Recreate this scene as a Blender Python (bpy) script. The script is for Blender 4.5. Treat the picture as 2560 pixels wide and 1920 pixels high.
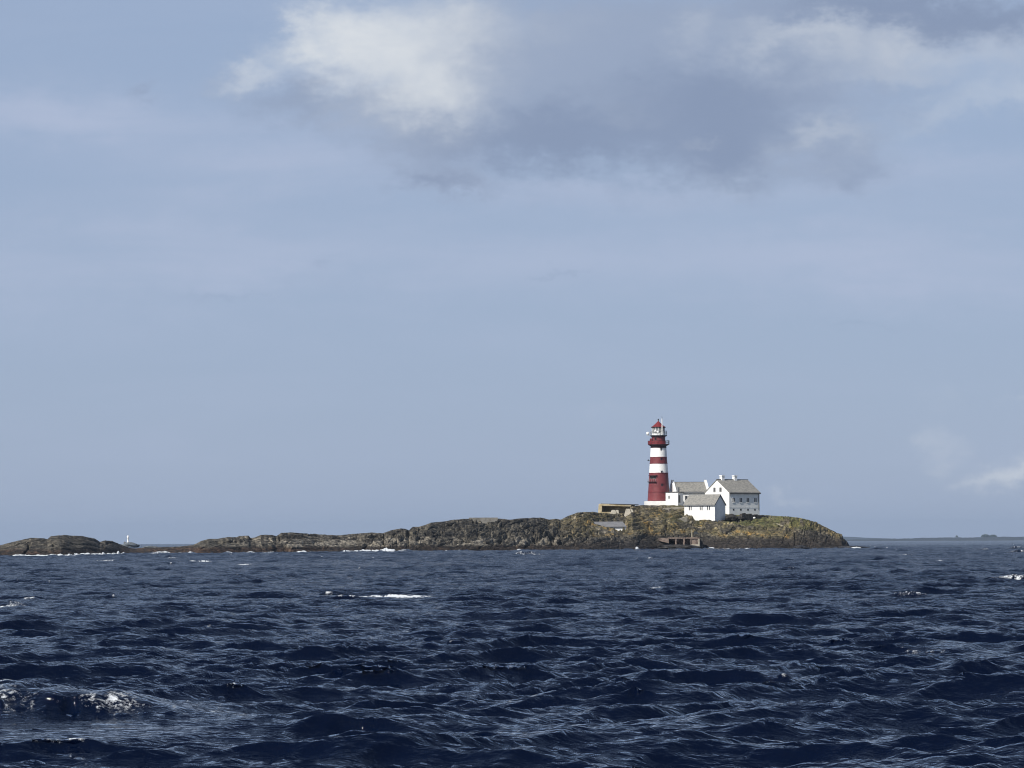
import bpy, math, random
import numpy as np
from mathutils import Vector, Matrix
random.seed(4)
R = math.radians
sc = bpy.context.scene
for o in list(bpy.data.objects): bpy.data.objects.remove(o)
COL = sc.collection

# ------------------------------------------------------------ camera
F = 8565.0                       # focal length in photograph pixels (2560 wide)
EYE = 3.0
YEYE = 1349.0                    # eye level in the middle column of the photograph
ROLL = 0.004                     # the photograph leans a little: its horizon rises to the right
PITCH = math.atan((YEYE-960)/F)
cd = bpy.data.cameras.new('camera'); cam = bpy.data.objects.new('camera', cd); COL.objects.link(cam)
cd.sensor_width = 36; cd.lens = 36*F/2560; cd.clip_start = 0.5; cd.clip_end = 60000
cam.location = (0, 0, EYE); cam.rotation_euler = (Matrix.Rotation(math.pi/2+PITCH, 3, 'X') @ Matrix.Rotation(-ROLL, 3, 'Z')).to_euler()
sc.camera = cam
sc.view_settings.view_transform = 'Standard'; sc.view_settings.look = 'None'
sc.view_settings.exposure = 0.22; sc.view_settings.gamma = 1
sc.cycles.filter_width = 1.1
sc.render.resolution_x = 1024; sc.render.resolution_y = 768

# ------------------------------------------------------------ sun
SUN_EL, SUN_AZ = 42.0, 42.0       # azimuth measured left of the direction back towards the camera
sv = Vector((-math.sin(R(SUN_AZ))*math.cos(R(SUN_EL)), -math.cos(R(SUN_AZ))*math.cos(R(SUN_EL)), math.sin(R(SUN_EL))))
ld = bpy.data.lights.new('sun', 'SUN'); ld.energy = 4.8; ld.angle = R(0.6); ld.color = (1.0, 0.955, 0.88)
lo = bpy.data.objects.new('sun', ld); COL.objects.link(lo); lo.rotation_euler = sv.to_track_quat('Z', 'Y').to_euler()
lo.location = (-300, -300, 400)

# ------------------------------------------------------------ node helper
class NT:
    def __init__(s, tree): s.t = tree; s.n = tree.nodes; s.l = tree.links
    def new(s, typ, **kw):
        n = s.n.new(typ)
        for k, v in kw.items(): setattr(n, k, v)
        return n
    def put(s, sock, v):
        if v is None: return
        if hasattr(v, 'is_output'): s.l.new(v, sock)
        elif isinstance(v, (tuple, list)) and len(v) == 3 and sock.type == 'RGBA': sock.default_value = (*v, 1)
        else: sock.default_value = v
    def m(s, op, a, b=None, c=None, clamp=False):
        n = s.new('ShaderNodeMath', operation=op, use_clamp=clamp)
        for i, v in enumerate((a, b, c)):
            if v is not None: s.put(n.inputs[i], v)
        return n.outputs[0]
    def add(s, a, b): return s.m('ADD', a, b)
    def mul(s, a, b): return s.m('MULTIPLY', a, b)
    def sub(s, a, b): return s.m('SUBTRACT', a, b)
    def sstep(s, v, a, b, lo=0.0, hi=1.0):
        n = s.new('ShaderNodeMapRange', interpolation_type='SMOOTHSTEP')
        for i, x in enumerate((v, a, b, lo, hi)): s.put(n.inputs[i], x)
        return n.outputs[0]
    def mix(s, f, a, b, typ='MIX'):
        n = s.new('ShaderNodeMix', data_type='RGBA', blend_type=typ)
        s.put(n.inputs[0], f); s.put(n.inputs[6], a); s.put(n.inputs[7], b)
        return n.outputs[2]
    def xyz(s, x, y, z):
        n = s.new('ShaderNodeCombineXYZ')
        for i, v in enumerate((x, y, z)): s.put(n.inputs[i], v)
        return n.outputs[0]
    def noise(s, vec, scale, detail=5, rough=0.5, dist=0.0, lac=2.0):
        n = s.new('ShaderNodeTexNoise'); s.put(n.inputs['Vector'], vec)
        n.inputs['Scale'].default_value = scale; n.inputs['Detail'].default_value = detail
        n.inputs['Roughness'].default_value = rough; n.inputs['Distortion'].default_value = dist
        n.inputs['Lacunarity'].default_value = lac
        return n.outputs['Fac']

# ------------------------------------------------------------ world: clear-sky model under veils and clouds
w = bpy.data.worlds.new('World'); sc.world = w; w.use_nodes = True
T = NT(w.node_tree); T.n.clear()
sky = T.new('ShaderNodeTexSky', sky_type='NISHITA', sun_disc=False)
sky.sun_elevation = R(SUN_EL); sky.sun_rotation = R(180+SUN_AZ); sky.air_density = 1.0; sky.dust_density = 0.6; sky.ozone_density = 1.6
bgA = T.new('ShaderNodeBackground'); T.put(bgA.inputs[0], sky.outputs[0]); bgA.inputs[1].default_value = 0.062
tc = T.new('ShaderNodeTexCoord'); sp = T.new('ShaderNodeSeparateXYZ'); T.l.new(tc.outputs['Generated'], sp.inputs[0])
X, Y, Z = sp.outputs
Yc = T.m('MAXIMUM', Y, 0.08)
A = T.m('DIVIDE', X, Yc); E = T.m('DIVIDE', Z, Yc)          # tangents of bearing and elevation, towards the lighthouse
pv = T.xyz(T.mul(A, 14), T.mul(E, 22), 0.0)
w1 = T.sub(T.noise(pv, 1.1, 6, 0.55), 0.5)
w2 = T.sub(T.noise(T.xyz(T.add(T.mul(A, 14), 31.7), T.mul(E, 22), 4.2), 1.1, 6, 0.55), 0.5)
w3 = T.sub(T.noise(pv, 5.0, 6, 0.6), 0.5)
w4 = T.sub(T.noise(T.xyz(T.add(T.mul(A, 14), 11.7), T.mul(E, 22), 9.2), 5.0, 6, 0.6), 0.5)
w5 = T.sub(T.noise(pv, 18.0, 6, 0.65), 0.5); w6 = T.sub(T.noise(T.xyz(T.mul(A, 14), T.mul(E, 22), 19.0), 18.0, 6, 0.65), 0.5)
Aw = T.add(T.add(A, T.mul(w5, .006)), T.add(T.mul(w1, 0.04), T.mul(w3, 0.022))); Ew = T.add(T.add(E, T.mul(w6, .005)), T.add(T.mul(w2, 0.028), T.mul(w4, 0.018)))
def blob(px, py, rx, ry, amp=1.0, rot=0):
    a0, e0 = (px-1280)/F, (YEYE-py)/F-(px-1280)/F*ROLL; rx /= F; ry /= F
    da, de = T.sub(Aw, a0), T.sub(Ew, e0)
    if rot:
        c, s_ = math.cos(R(rot)), math.sin(R(rot))
        da, de = T.add(T.mul(da, c), T.mul(de, s_)), T.sub(T.mul(de, c), T.mul(da, s_))
    q = T.add(T.m('POWER', T.m('ABSOLUTE', T.mul(da, 1/rx)), 2.0), T.m('POWER', T.m('ABSOLUTE', T.mul(de, 1/ry)), 2.0))
    return T.mul(T.m('EXPONENT', T.mul(q, -1.0)), amp)
def total(bl):
    r = None
    for b in bl:
        v = blob(*b); r = v if r is None else T.add(r, v)
    return r
body_ = total([(1400, 150, 480, 210, 1.0), (1950, 190, 420, 190, .85), (2350, 40, 420, 90, .7), (1060, 330, 160, 120, .6), (800, 250, 230, 60, .6), (2140, 400, 110, 90, .5), (1860, 390, 190, 70, .6), (1110, 455, 90, 35, .6), (390, 215, 40, 36, .45), (590, 180, 60, 40, .3)])
core = total([(1380, 340, 340, 80, 1.0), (1740, 230, 230, 100, .85), (1830, 370, 150, 60, .55), (2330, 25, 400, 50, 1.0), (1080, 460, 110, 30, .5), (760, 235, 180, 40, .5), (2150, 440, 60, 50, .45), (1980, 260, 160, 90, .35), (1300, 90, 160, 120, .2),
              (600, 725, 190, 13, .32), (790, 672, 25, 22, .25), (1405, 680, 90, 13, .42), (1160, 640, 70, 9, .2, 35), (1540, 490, 40, 40, .22), (2150, 815, 260, 12, .22), (395, 215, 30, 35, .3), (2380, 465, 90, 14, .22)])
light = total([(870, 70, 120, 90, 1.15), (790, 120, 90, 90, .8), (1010, 140, 150, 120, .85), (1100, 150, 300, 200, .5), (950, 230, 180, 90, .3), (2250, 150, 360, 80, .4), (1400, 60, 200, 60, .22), (1150, 40, 160, 120, .5), (640, 165, 70, 42, .85), (1070, 250, 110, 70, .35), (1710, 70, 55, 100, .42, -20), (2000, 90, 210, 40, .6), (2330, 125, 300, 60, .5),
               (2080, 345, 130, 42, .7, 12), (2370, 300, 150, 45, .5, 25), (2500, 240, 110, 50, .45), (1740, 345, 60, 16, .4), (1560, 270, 90, 40, .3), (1840, 445, 80, 30, .3), (2250, 210, 120, 30, .3), (740, 40, 40, 60, .5),
               (2510, 1165, 90, 42, .95, 15), (2430, 1190, 50, 30, .4), (2330, 1125, 55, 45, .6), (2350, 1010, 60, 40, .28), (2000, 1218, 90, 17, .5), (1940, 1222, 30, 12, .3), (2550, 985, 50, 10, .5), (1520, 1018, 90, 12, .2)])
veil = total([(150, 270, 430, 70, .55), (700, 390, 380, 80, .65), (900, 650, 1100, 110, .42), (350, 600, 420, 90, .2), (300, 1180, 420, 60, .14), (2300, 640, 420, 110, .55), (1350, 470, 700, 40, .3), (2330, 440, 300, 60, .3)])
body = T.noise(T.xyz(T.mul(A, 30), T.mul(E, 46), 2.0), 1.0, 9, 0.6, 0.6)
soft = T.noise(T.xyz(T.mul(A, 16), T.mul(E, 26), 12.0), 1.0, 7, 0.6, 0.3)
nb, ns = T.sub(body, .5), T.sub(soft, .5)
bd = T.sstep(T.add(body_, T.mul(nb, .9)), .05, .95)
dk = T.sstep(T.add(core, T.add(T.mul(nb, .5), T.mul(ns, .5))), .05, 1.0)
lt = T.sstep(T.add(T.mul(light, T.add(1.0, T.mul(nb, 1.3))), T.mul(ns, .3)), .0, 2.1)
stre = T.noise(T.xyz(T.mul(A, 9), T.mul(E, 60), 7.0), 1.0, 6, 0.55, 0.4)
vl = T.m('ADD', T.mul(T.mul(veil, 1.5), T.sstep(stre, .12, .7)), T.mul(T.sstep(stre, .42, .75), .15), clamp=True)
# broken cloud over the rest of the sky, on a flat cloud deck
dz = T.m('MAXIMUM', Z, 0.03); dn = T.xyz(T.m('DIVIDE', X, T.add(dz, .12)), T.m('DIVIDE', Y, T.add(dz, .12)), 0)
deck = T.sstep(T.noise(dn, 1.1, 7, 0.55, 0.3), .46, .66)
local = T.mul(T.sstep(E, .19, .26, 1, 0), T.mul(T.sstep(T.m('ABSOLUTE', A), .2, .3, 1, 0), T.sstep(Y, 0.1, 0.2)))
deckf = T.mul(deck, T.sub(1.0, local))
base_veil = T.sstep(Z, 0.1, 0.5, 0.8, 0.15)
def bg(col, st=1.0):
    b = T.new('ShaderNodeBackground'); T.put(b.inputs[0], col); b.inputs[1].default_value = st; return b.outputs[0]
def mixs(f, a, b):
    n = T.new('ShaderNodeMixShader'); T.put(n.inputs[0], f); T.l.new(a, n.inputs[1]); T.l.new(b, n.inputs[2]); return n.outputs[0]
s0 = mixs(base_veil, bgA.outputs[0], bg((0.298, 0.378, 0.548)))
s1 = mixs(vl, s0, bg((0.375, 0.435, 0.575)))
s1b = mixs(T.mul(T.mul(bd, .8), local), s1, bg((0.268, 0.325, 0.445)))
s2 = mixs(T.mul(T.mul(dk, .85), local), s1b, bg((0.205, 0.262, 0.385)))
s3 = mixs(T.mul(T.mul(lt, .97), local), s2, bg((0.60, 0.63, 0.665)))
s4 = mixs(T.mul(deckf, .5), s3, bg((0.21, 0.26, 0.37)))
ow = T.new('ShaderNodeOutputWorld'); T.l.new(s4, ow.inputs[0])

# ------------------------------------------------------------ coordinates
cp, spp = math.cos(PITCH), math.sin(PITCH)
def P(px, py, D):
    """the world point seen at photograph pixel (px, py) lying at distance D (along +Y)"""
    a = (px-1280)/F; b = (960-py)/F; a, b = a+b*ROLL, b-a*ROLL
    dy = cp-b*spp; dz_ = spp+b*cp
    return Vector((a/dy*D, D, EYE+dz_/dy*D))
def px_of(x, y): return 1280+x/y*F          # good enough near eye level
RE = 7.4e6
# ------------------------------------------------------------ numpy noise
def _h(ix, iy, seed):
    n = (ix.astype(np.int64)*374761393+iy.astype(np.int64)*668265263+seed*974634777) & 0xffffffff
    n = ((n ^ (n >> 13))*1274126177) & 0xffffffff
    n = ((n ^ (n >> 16))*2246822519) & 0xffffffff
    return ((n ^ (n >> 15)) & 0xffffff)/float(0xffffff)
def vn(x, y, seed=0):
    ix, iy = np.floor(x), np.floor(y); fx, fy = x-ix, y-iy
    fx = fx*fx*fx*(fx*(fx*6-15)+10); fy = fy*fy*fy*(fy*(fy*6-15)+10)
    a, b, c, d = _h(ix, iy, seed), _h(ix+1, iy, seed), _h(ix, iy+1, seed), _h(ix+1, iy+1, seed)
    return ((a*(1-fx)+b*fx)*(1-fy)+(c*(1-fx)+d*fx)*fy)*2-1
def fbm(x, y, seed=0, octv=5, g=0.5):
    r = 0; a = 1.0; t = 0
    for i in range(octv):
        c, s_ = math.cos(.7*i+.3), math.sin(.7*i+.3)
        r = r+a*vn((x*c-y*s_)*2**i+i*17.3, (x*s_+y*c)*2**i-i*9.1, seed+i); t += a; a *= g
    return r/t
def worley(x, y, seed=0):
    ix, iy = np.floor(x), np.floor(y); F1 = np.full(x.shape, 9.0); F2 = F1.copy(); cid = np.zeros(x.shape)
    for i in (-1, 0, 1):
        for j in (-1, 0, 1):
            cx, cy = ix+i, iy+j
            d = np.hypot(cx+.1+.8*_h(cx, cy, seed)-x, cy+.1+.8*_h(cx, cy, seed+7)-y)
            cl = d < F1
            F2 = np.where(cl, F1, np.minimum(F2, d)); cid = np.where(cl, _h(cx, cy, seed+13), cid); F1 = np.where(cl, d, F1)
    return F1, F2, cid
def ss(v, a, b):
    t = np.clip((v-a)/(b-a), 0, 1); return t*t*(3-2*t)

# ------------------------------------------------------------ materials
def mat(name, col, rough=0.7, var=0.0, vscale=1.0, bump=0.0, bscale=4.0, metal=0.0, spec=0.3, col2=None):
    m = bpy.data.materials.new(name); m.use_nodes = True; t = NT(m.node_tree); t.n.clear()
    b = t.new('ShaderNodeBsdfPrincipled'); o = t.new('ShaderNodeOutputMaterial'); t.l.new(b.outputs[0], o.inputs[0])
    b.inputs['Roughness'].default_value = rough; b.inputs['Metallic'].default_value = metal; b.inputs['Specular IOR Level'].default_value = spec
    tc = t.new('ShaderNodeTexCoord')
    if var or col2:
        n = t.noise(tc.outputs['Object'], vscale, 6, .6)
        c2 = col2 or tuple(c*(1-var) for c in col)
        t.put(b.inputs['Base Color'], t.mix(t.sstep(n, .38, .64), col, c2))
    else: t.put(b.inputs['Base Color'], col)
    if bump:
        bp = t.new('ShaderNodeBump'); bp.inputs['Strength'].default_value = 1; bp.inputs['Distance'].default_value = bump
        t.put(bp.inputs['Height'], t.noise(tc.outputs['Object'], bscale, 6, .6)); t.l.new(bp.outputs[0], b.inputs['Normal'])
    return m
M = dict(
    white=mat('white_paint', (.80, .80, .78), .6, .07, .7), white_shed=mat('white_wash', (.80, .80, .78), .8, .13, .5, .02, 3),
    red=mat('red_paint', (.165, .037, .041), .5, .2, .8), red2=mat('red_gallery_paint', (.17, .022, .026), .5, .25, 1.2),
    roofred=mat('lantern_roof_red', (.17, .024, .026), .45, .12, 2),
    darkred=mat('dark_iron', (.035, .014, .016), .6, .2, 2), slate=mat('slate', (.25, .24, .215), .85, 0, 1.8, .06, 2.5, col2=(.165, .162, .152)),
    slate2=mat('slate_grey', (.17, .17, .178), .8, .2, .8, .03, 2), ridge=mat('ridge_tiles', (.07, .07, .07), .8), trim=mat('grey_trim', (.16, .165, .17), .7),
    glass=mat('window_glass', (.02, .022, .026), .12, spec=.5), darkopen=mat('dark_interior', (.012, .012, .012), .9),
    frame=mat('window_frame', (.70, .70, .68), .6), gframe=mat('grey_window_frame', (.22, .22, .22), .6), conc=mat('concrete', (.36, .31, .215), .9, 0, .6, .05, 2, col2=(.25, .20, .11)),
    conc2=mat('pale_concrete', (.36, .33, .27), .9, .25, .8, .04, 3), concg=mat('quay_concrete', (.22, .17, .14), .9, 0, 1.4, .08, 2, col2=(.09, .068, .06)),
    steel=mat('galvanised_steel', (.42, .43, .44), .45, metal=.4), lens=mat('lens_glass', (.13, .145, .145), .15, spec=.6), dark=mat('dark_metal', (.03, .035, .04), .6),
    stonewall=mat('dark_stone_wall', (.07, .063, .055), .9, 0, 1.4, .1, 2.5, col2=(.03, .028, .025)), wood=mat('weathered_wood', (.30, .27, .20), .85, .3, 3),
    yrock=mat('lichened_boulder', (.33, .27, .13), .9, 0, 2.2, .1, 3, col2=(.15, .13, .10)), drock=mat('dark_boulder', (.035, .033, .03), .9, .4, 1.2, .15, 2), wrock=mat('wet_reef', (.03, .027, .025), .5, .4, .8, .15, 1.5),
    platform=mat('platform_concrete', (.21, .20, .18), .9, .4, .6), bluegrey=mat('hazed_rock', (.13, .145, .16), .9, .2, .2), paledoor=mat('grey_door', (.12, .12, .11), .6), foamw=mat('spray', (.85, .87, .88), .8))  # bluegrey has the haze of distance put into its base colour

# ------------------------------------------------------------ mesh helpers
def link(name, me, m=None, parent=None, smooth=False):
    if m is not None: me.materials.append(m)
    if smooth: me.polygons.foreach_set('use_smooth', [True]*len(me.polygons))
    o = bpy.data.objects.new(name, me); COL.objects.link(o)
    if parent is not None: o.parent = parent
    return o
class MB:
    def __init__(s): s.v = []; s.f = []; s.mi = []
    def raw(s, v, f, mi=0):
        k = len(s.v); s.v += [tuple(p) for p in v]; s.f += [tuple(i+k for i in q) for q in f]; s.mi += [mi]*len(f); return s
    def box(s, x0, x1, y0, y1, z0, z1, mi=0):
        return s.raw([(x0, y0, z0), (x1, y0, z0), (x1, y1, z0), (x0, y1, z0), (x0, y0, z1), (x1, y0, z1), (x1, y1, z1), (x0, y1, z1)],
                     [(0, 3, 2, 1), (4, 5, 6, 7), (0, 1, 5, 4), (1, 2, 6, 5), (2, 3, 7, 6), (3, 0, 4, 7)], mi)
    def hull8(s, b, t, mi=0):
        return s.raw(list(b)+list(t), [(0, 3, 2, 1), (4, 5, 6, 7), (0, 1, 5, 4), (1, 2, 6, 5), (2, 3, 7, 6), (3, 0, 4, 7)], mi)
    def prism_x(s, poly, x0, x1, mi=0):      # poly in (y, z), extruded along x
        n = len(poly); v = [(x0, y, z) for y, z in poly]+[(x1, y, z) for y, z in poly]
        return s.raw(v, [tuple(range(n-1, -1, -1)), tuple(range(n, 2*n))]+[(i, (i+1) % n, n+(i+1) % n, n+i) for i in range(n)], mi)
    def prism_y(s, poly, y0, y1, mi=0):
        n = len(poly); v = [(x, y0, z) for x, z in poly]+[(x, y1, z) for x, z in poly]
        return s.raw(v, [tuple(range(n)), tuple(range(2*n-1, n-1, -1))]+[(i, n+i, n+(i+1) % n, (i+1) % n) for i in range(n)], mi)
    def lathe(s, prof, n=32, cx=0, cy=0, cap=True, mats=None, a0=0, a1=2*math.pi):
        full = abs(a1-a0-2*math.pi) < 1e-6; k = n if full else n+1
        v = [(cx+r*math.cos(a0+(a1-a0)*i/n), cy+r*math.sin(a0+(a1-a0)*i/n), z) for r, z in prof for i in range(k)]
        base = len(s.v); s.v += v
        for j in range(len(prof)-1):
            for i in range(n if full else n):
                i2 = (i+1) % k
                s.f.append((base+j*k+i, base+j*k+i2, base+(j+1)*k+i2, base+(j+1)*k+i)); s.mi.append(mats[j] if mats else 0)
        if cap and full:
            s.f.append(tuple(base+i for i in range(k-1, -1, -1))); s.mi.append(mats[0] if mats else 0)
            s.f.append(tuple(base+(len(prof)-1)*k+i for i in range(k))); s.mi.append(mats[-1] if mats else 0)
        return s
    def rod(s, a, b, r, n=8, r2=None):
        a, b = Vector(a), Vector(b); d = (b-a).normalized(); u = d.orthogonal().normalized(); w_ = d.cross(u); r2 = r if r2 is None else r2
        v = [a+(u*math.cos(t)+w_*math.sin(t))*r for t in [2*math.pi*i/n for i in range(n)]]+[b+(u*math.cos(t)+w_*math.sin(t))*r2 for t in [2*math.pi*i/n for i in range(n)]]
        return s.raw(v, [tuple(range(n-1, -1, -1)), tuple(range(n, 2*n))]+[(i, (i+1) % n, n+(i+1) % n, n+i) for i in range(n)])
    def build(s, name, m, parent=None, smooth=False):
        me = bpy.data.meshes.new(name); me.from_pydata(s.v, [], s.f)
        ms = m if isinstance(m, list) else [m]
        for x in ms: me.materials.append(x)
        me.polygons.foreach_set('material_index', s.mi); me.update()
        return link(name, me, None, parent, smooth)
def tag(o, label=None, cat=None, group=None, kind=None):
    for k, v in (('label', label), ('category', cat), ('group', group), ('kind', kind)):
        if v: o[k] = v
    return o
def thing(name, label, cat, loc=(0, 0, 0), rz=0, group=None):
    o = bpy.data.objects.new(name, None); COL.objects.link(o); o.location = loc; o.rotation_euler = (0, 0, R(rz)); o.empty_display_size = .5
    return tag(o, label, cat, group)
def grid_mesh(name, V, nr, nc):
    me = bpy.data.meshes.new(name); nf = (nr-1)*(nc-1)
    i = np.arange(nr-1)[:, None]*nc+np.arange(nc-1)[None]; i = i.ravel()
    q = np.stack([i, i+1, i+nc+1, i+nc], 1).astype(np.int32)
    me.vertices.add(nr*nc); me.vertices.foreach_set('co', V.reshape(-1).astype(np.float32))
    me.loops.add(nf*4); me.loops.foreach_set('vertex_index', q.ravel())
    me.polygons.add(nf); me.polygons.foreach_set('loop_start', np.arange(nf, dtype=np.int32)*4)
    me.polygons.foreach_set('use_smooth', np.ones(nf, bool)); me.update(calc_edges=True); return me
def fattr(me, name, arr):
    a = me.attributes.new(name, 'FLOAT', 'POINT'); a.data.foreach_set('value', arr.ravel().astype(np.float32))
def cattr(me, name, arr):
    a = me.color_attributes.new(name, 'FLOAT_COLOR', 'POINT'); c = np.ones((arr.reshape(-1, 3).shape[0], 4), np.float32); c[:, :3] = arr.reshape(-1, 3); a.data.foreach_set('color', c.ravel())

# ------------------------------------------------------------ the island
SKY = [(-700, 1366), (-300, 1372), (-120, 1366), (0, 1363), (33, 1354), (75, 1345), (108, 1346), (117, 1348), (126, 1340), (135, 1339), (160, 1338), (205, 1340), (235, 1346), (248, 1354), (262, 1351), (280, 1352),
       (300, 1361), (320, 1369), (335, 1371.5), (360, 1369), (390, 1368), (420, 1367.5), (445, 1367), (470, 1364), (482, 1362), (500, 1353), (522, 1347), (543, 1347), (557, 1343.5), (590, 1342.5), (597, 1339.5), (620, 1339.5),
       (625, 1345), (637, 1343), (650, 1337.5), (680, 1337), (689, 1340), (702, 1332), (730, 1331), (800, 1336), (850, 1338.5), (862, 1336), (900, 1333), (930, 1331), (955, 1333), (975, 1326), (1000, 1321), (1012, 1322),
       (1021, 1326), (1030, 1317), (1050, 1316), (1060, 1313), (1075, 1306), (1110, 1303), (1140, 1298.5), (1175, 1296.5), (1245, 1296), (1275, 1299), (1300, 1295.5), (1350, 1294), (1372, 1299), (1388, 1297), (1400, 1299),
       (1420, 1289), (1442, 1281), (1480, 1279.5), (1494, 1281), (1530, 1284), (1562, 1281), (1572, 1274), (1580, 1265), (1604, 1263), (1620, 1263), (1700, 1263), (1720, 1266), (1760, 1272), (1800, 1281), (1823, 1286.5), (1903, 1287), (1920, 1288), (1950, 1290),
       (1990, 1293), (2020, 1299), (2050, 1311), (2080, 1326), (2092, 1332), (2104, 1335.5), (2107, 1345), (2115, 1352), (2121, 1362), (2126, 1372), (2140, 1376), (2300, 1380)]
SH = [(-700, 600), (0, 690), (150, 698), (250, 735), (300, 785), (340, 808), (480, 800), (700, 848), (900, 882), (1200, 912), (1500, 945), (1640, 978), (1760, 988), (1900, 990), (2060, 1000), (2300, 1015)]
CR = [(-700, 660), (0, 733), (150, 743), (220, 760), (340, 842), (480, 842), (700, 898), (900, 935), (1140, 965), (1300, 985), (1380, 995), (1440, 1010), (1500, 1022), (1565, 1022), (1600, 1037), (1720, 1037), (1800, 1030), (1860, 1025), (1990, 1028), (2060, 1027), (2120, 1024), (2300, 1025)]
EX = [(-700, .7), (300, .7), (480, .6), (900, .62), (1380, .62), (1500, .66), (1720, .56), (1850, .60), (2000, .55), (2120, .45), (2300, .5)]
def it(tab, p): return np.interp(p, [a for a, _ in tab], [b for _, b in tab])
pxs = np.concatenate([np.arange(-700, -60, 6.0), np.arange(-60, 2150, 0.9), np.arange(2150, 2301, 6.0)]); NCt = len(pxs)
NF, NB, NU = 250, 60, 14
tt = np.concatenate([np.linspace(-.45, 0, NU, endpoint=False), np.linspace(0, 1, NF)**1.0, 1+np.linspace(0, 1, NB+1)[1:]])
NRt = len(tt)
shD, crD, ex = it(SH, pxs), it(CR, pxs), it(EX, pxs)
skyY = it(SKY, pxs)+1.1*fbm(pxs/14, pxs*0, 201, 4)+ss(pxs, 1930, 2000)*1.6*fbm(pxs/20, pxs*0+3, 202, 4, .6)
def tanE(y, px):
    b = (960-y)/F-(px-1280)/F*ROLL; return (spp+b*cp)/(cp-b*spp)
Tt, PX = np.meshgrid(tt, pxs, indexing='ij')
backW = it([(-700, 40), (1380, 50), (1500, 45), (1600, 60), (1900, 60), (2300, 30)], pxs)
YY = np.where(Tt <= 1, shD+(crD-shD)*Tt, crD+(Tt-1)*backW)
XX = (PX-1280)/F*YY/(cp-(960-1340)/F*spp)      # bearing at eye level
Hc = EYE+tanE(skyY, pxs)*crD
front = np.where(Tt <= 0, Tt*6, Hc*np.clip(Tt, 0, 1)**ex)
plat = it([(-700, .1), (1480, .15), (1600, .55), (1900, .5), (1990, .2), (2300, .1)], pxs)
bk = np.clip((Tt-1-plat)/(1-plat), 0, 1)
ZZ = np.where(Tt <= 1, front, Hc-(Hc+2.5)*bk**1.7)
kx = it([(-700, .12), (300, .12), (900, .08), (1050, .42), (1560, .5), (1700, .25), (1850, -.1), (2000, -.3), (2300, -.3)], PX)
qd = ZZ+YY*.10             # height in the rock face: layers follow it
p_ = qd-(np.concatenate([[0], np.cumsum((kx[0, 1:]+kx[0, :-1])/2*np.diff(pxs))])*950/F)[None]; q_ = XX+kx*qd
warp = fbm(XX/7, qd/4, 3, 4)
lumps = fbm(XX/9, qd/3.0, 11, 4)*.9
wl = fbm(XX/16, qd/9, 13, 3)
F1, F2, cid = worley(q_/8.5+wl*.8+warp*.12, p_/1.5+wl*.9+warp*.22, 5); crack = ss(F2-F1, 0, .16)
G1, G2, gid = worley(q_/3.4+wl*1.5+warp*.3, p_/.62+wl*1.5+warp*.35, 25); crack2 = ss(G2-G1, 0, .2)
saw = p_/1.3+.8*wl+.25*warp; saw = saw-np.floor(saw); ledge = (np.where(saw < .8, saw/.8, (1-saw)/.2)-.5)
sw2 = p_/3.1+.9*wl+.2*warp; sw2 = sw2-np.floor(sw2); ledge2 = np.where(sw2 < .88, sw2/.88, (1-sw2)/.12)-.5
fine = fbm(q_/1.2, p_/.35, 41, 4, .6)
rough = it([(-700, .55), (250, .5), (480, .8), (900, 1.0), (1500, 1.0), (1620, .7), (1800, .75), (1950, .7), (1965, 1.7), (2120, 1.9), (2300, 1)], PX)
fis = np.abs(vn(q_/26+3, p_/5.5+wl*1.2, 19)+.12*warp); fis2 = np.abs(fbm(XX/8, qd/4.5, 29, 2)); fisd = -(1-ss(fis, 0, .04))*1.7-(1-ss(fis2, 0, .022))*1.1
disp = (lumps*.8+fisd+(cid-.5)*.8+(crack-1)*.4+ledge*.6+ledge2*1.3+(gid-.5)*.22+(crack2-1)*.18+fine*.22)*rough*1.3
H1, H2, hid = worley(XX/3.4+.5*wl, ZZ/1.9+YY*.06+.4*wl, 55)
disp = disp+((hid-.5)*1.9+(ss(H2-H1, 0, .22)-1)*1.5)*(ss(PX, 1935, 1985)*.85+ss(PX, 1000, 1200)*(1-ss(PX, 1900, 1985))*.3*(1-ss(ZZ, 5, 8)))
fade = np.clip(np.minimum((Tt+.04)*6, 1), 0, 1)*np.where(Tt > 1, 1-.6*np.clip((Tt-1)*4, 0, 1), 1)*(1-.45*ss(Tt, .8, 1.0)*(Tt <= 1))
hs = np.clip(Hc/6.0, .3, 1.0)
terrace = ss(PX, 1575, 1610)*(1-ss(PX, 1905, 1925))*ss(Tt, .86, .98)      # levelled ground round the buildings
ZZ = ZZ+disp*fade*hs*(1-.85*terrace)
# strata of the steep dark cliff at the right-hand end
for _ in range(4):                                  # keep the skyline of the rock where it is
    el = (ZZ-EYE)/YY; k = np.argmax(el, 0); c = np.arange(NCt)
    zt = EYE+tanE(skyY, pxs)*YY[k, c]; skyN = 0; fac = np.clip(zt/np.maximum(ZZ[k, c], .3), .4, 2.2)
    fsm = np.convolve(np.pad(fac, 30, mode='edge'), np.ones(61)/61, mode='valid'); wgt = ss(Tt, .72, .97)
    ZZ = np.where(ZZ > 0, ZZ*(fsm[None]*(1-wgt)+fac[None]*wgt), ZZ)
tgt = np.interp(PX, [1480, 1500, 1530, 1540, 1556, 1585, 1600], [7.6, 7.0, 6.2, 5.5, 4.75, 4.6, 6])+.35*fbm(XX, YY/3, 6, 4)-np.clip((984-YY)*.1, 0, 9)
cw_ = ss(PX, 1470, 1495)*(1-ss(PX, 1572, 1600))*ss(YY, 955, 972)*(1-ss(YY, 984, 985)); ZZ = ZZ*(1-cw_)+cw_*np.minimum(tgt, np.maximum(ZZ, tgt-.6*(PX > 1535)))
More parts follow.
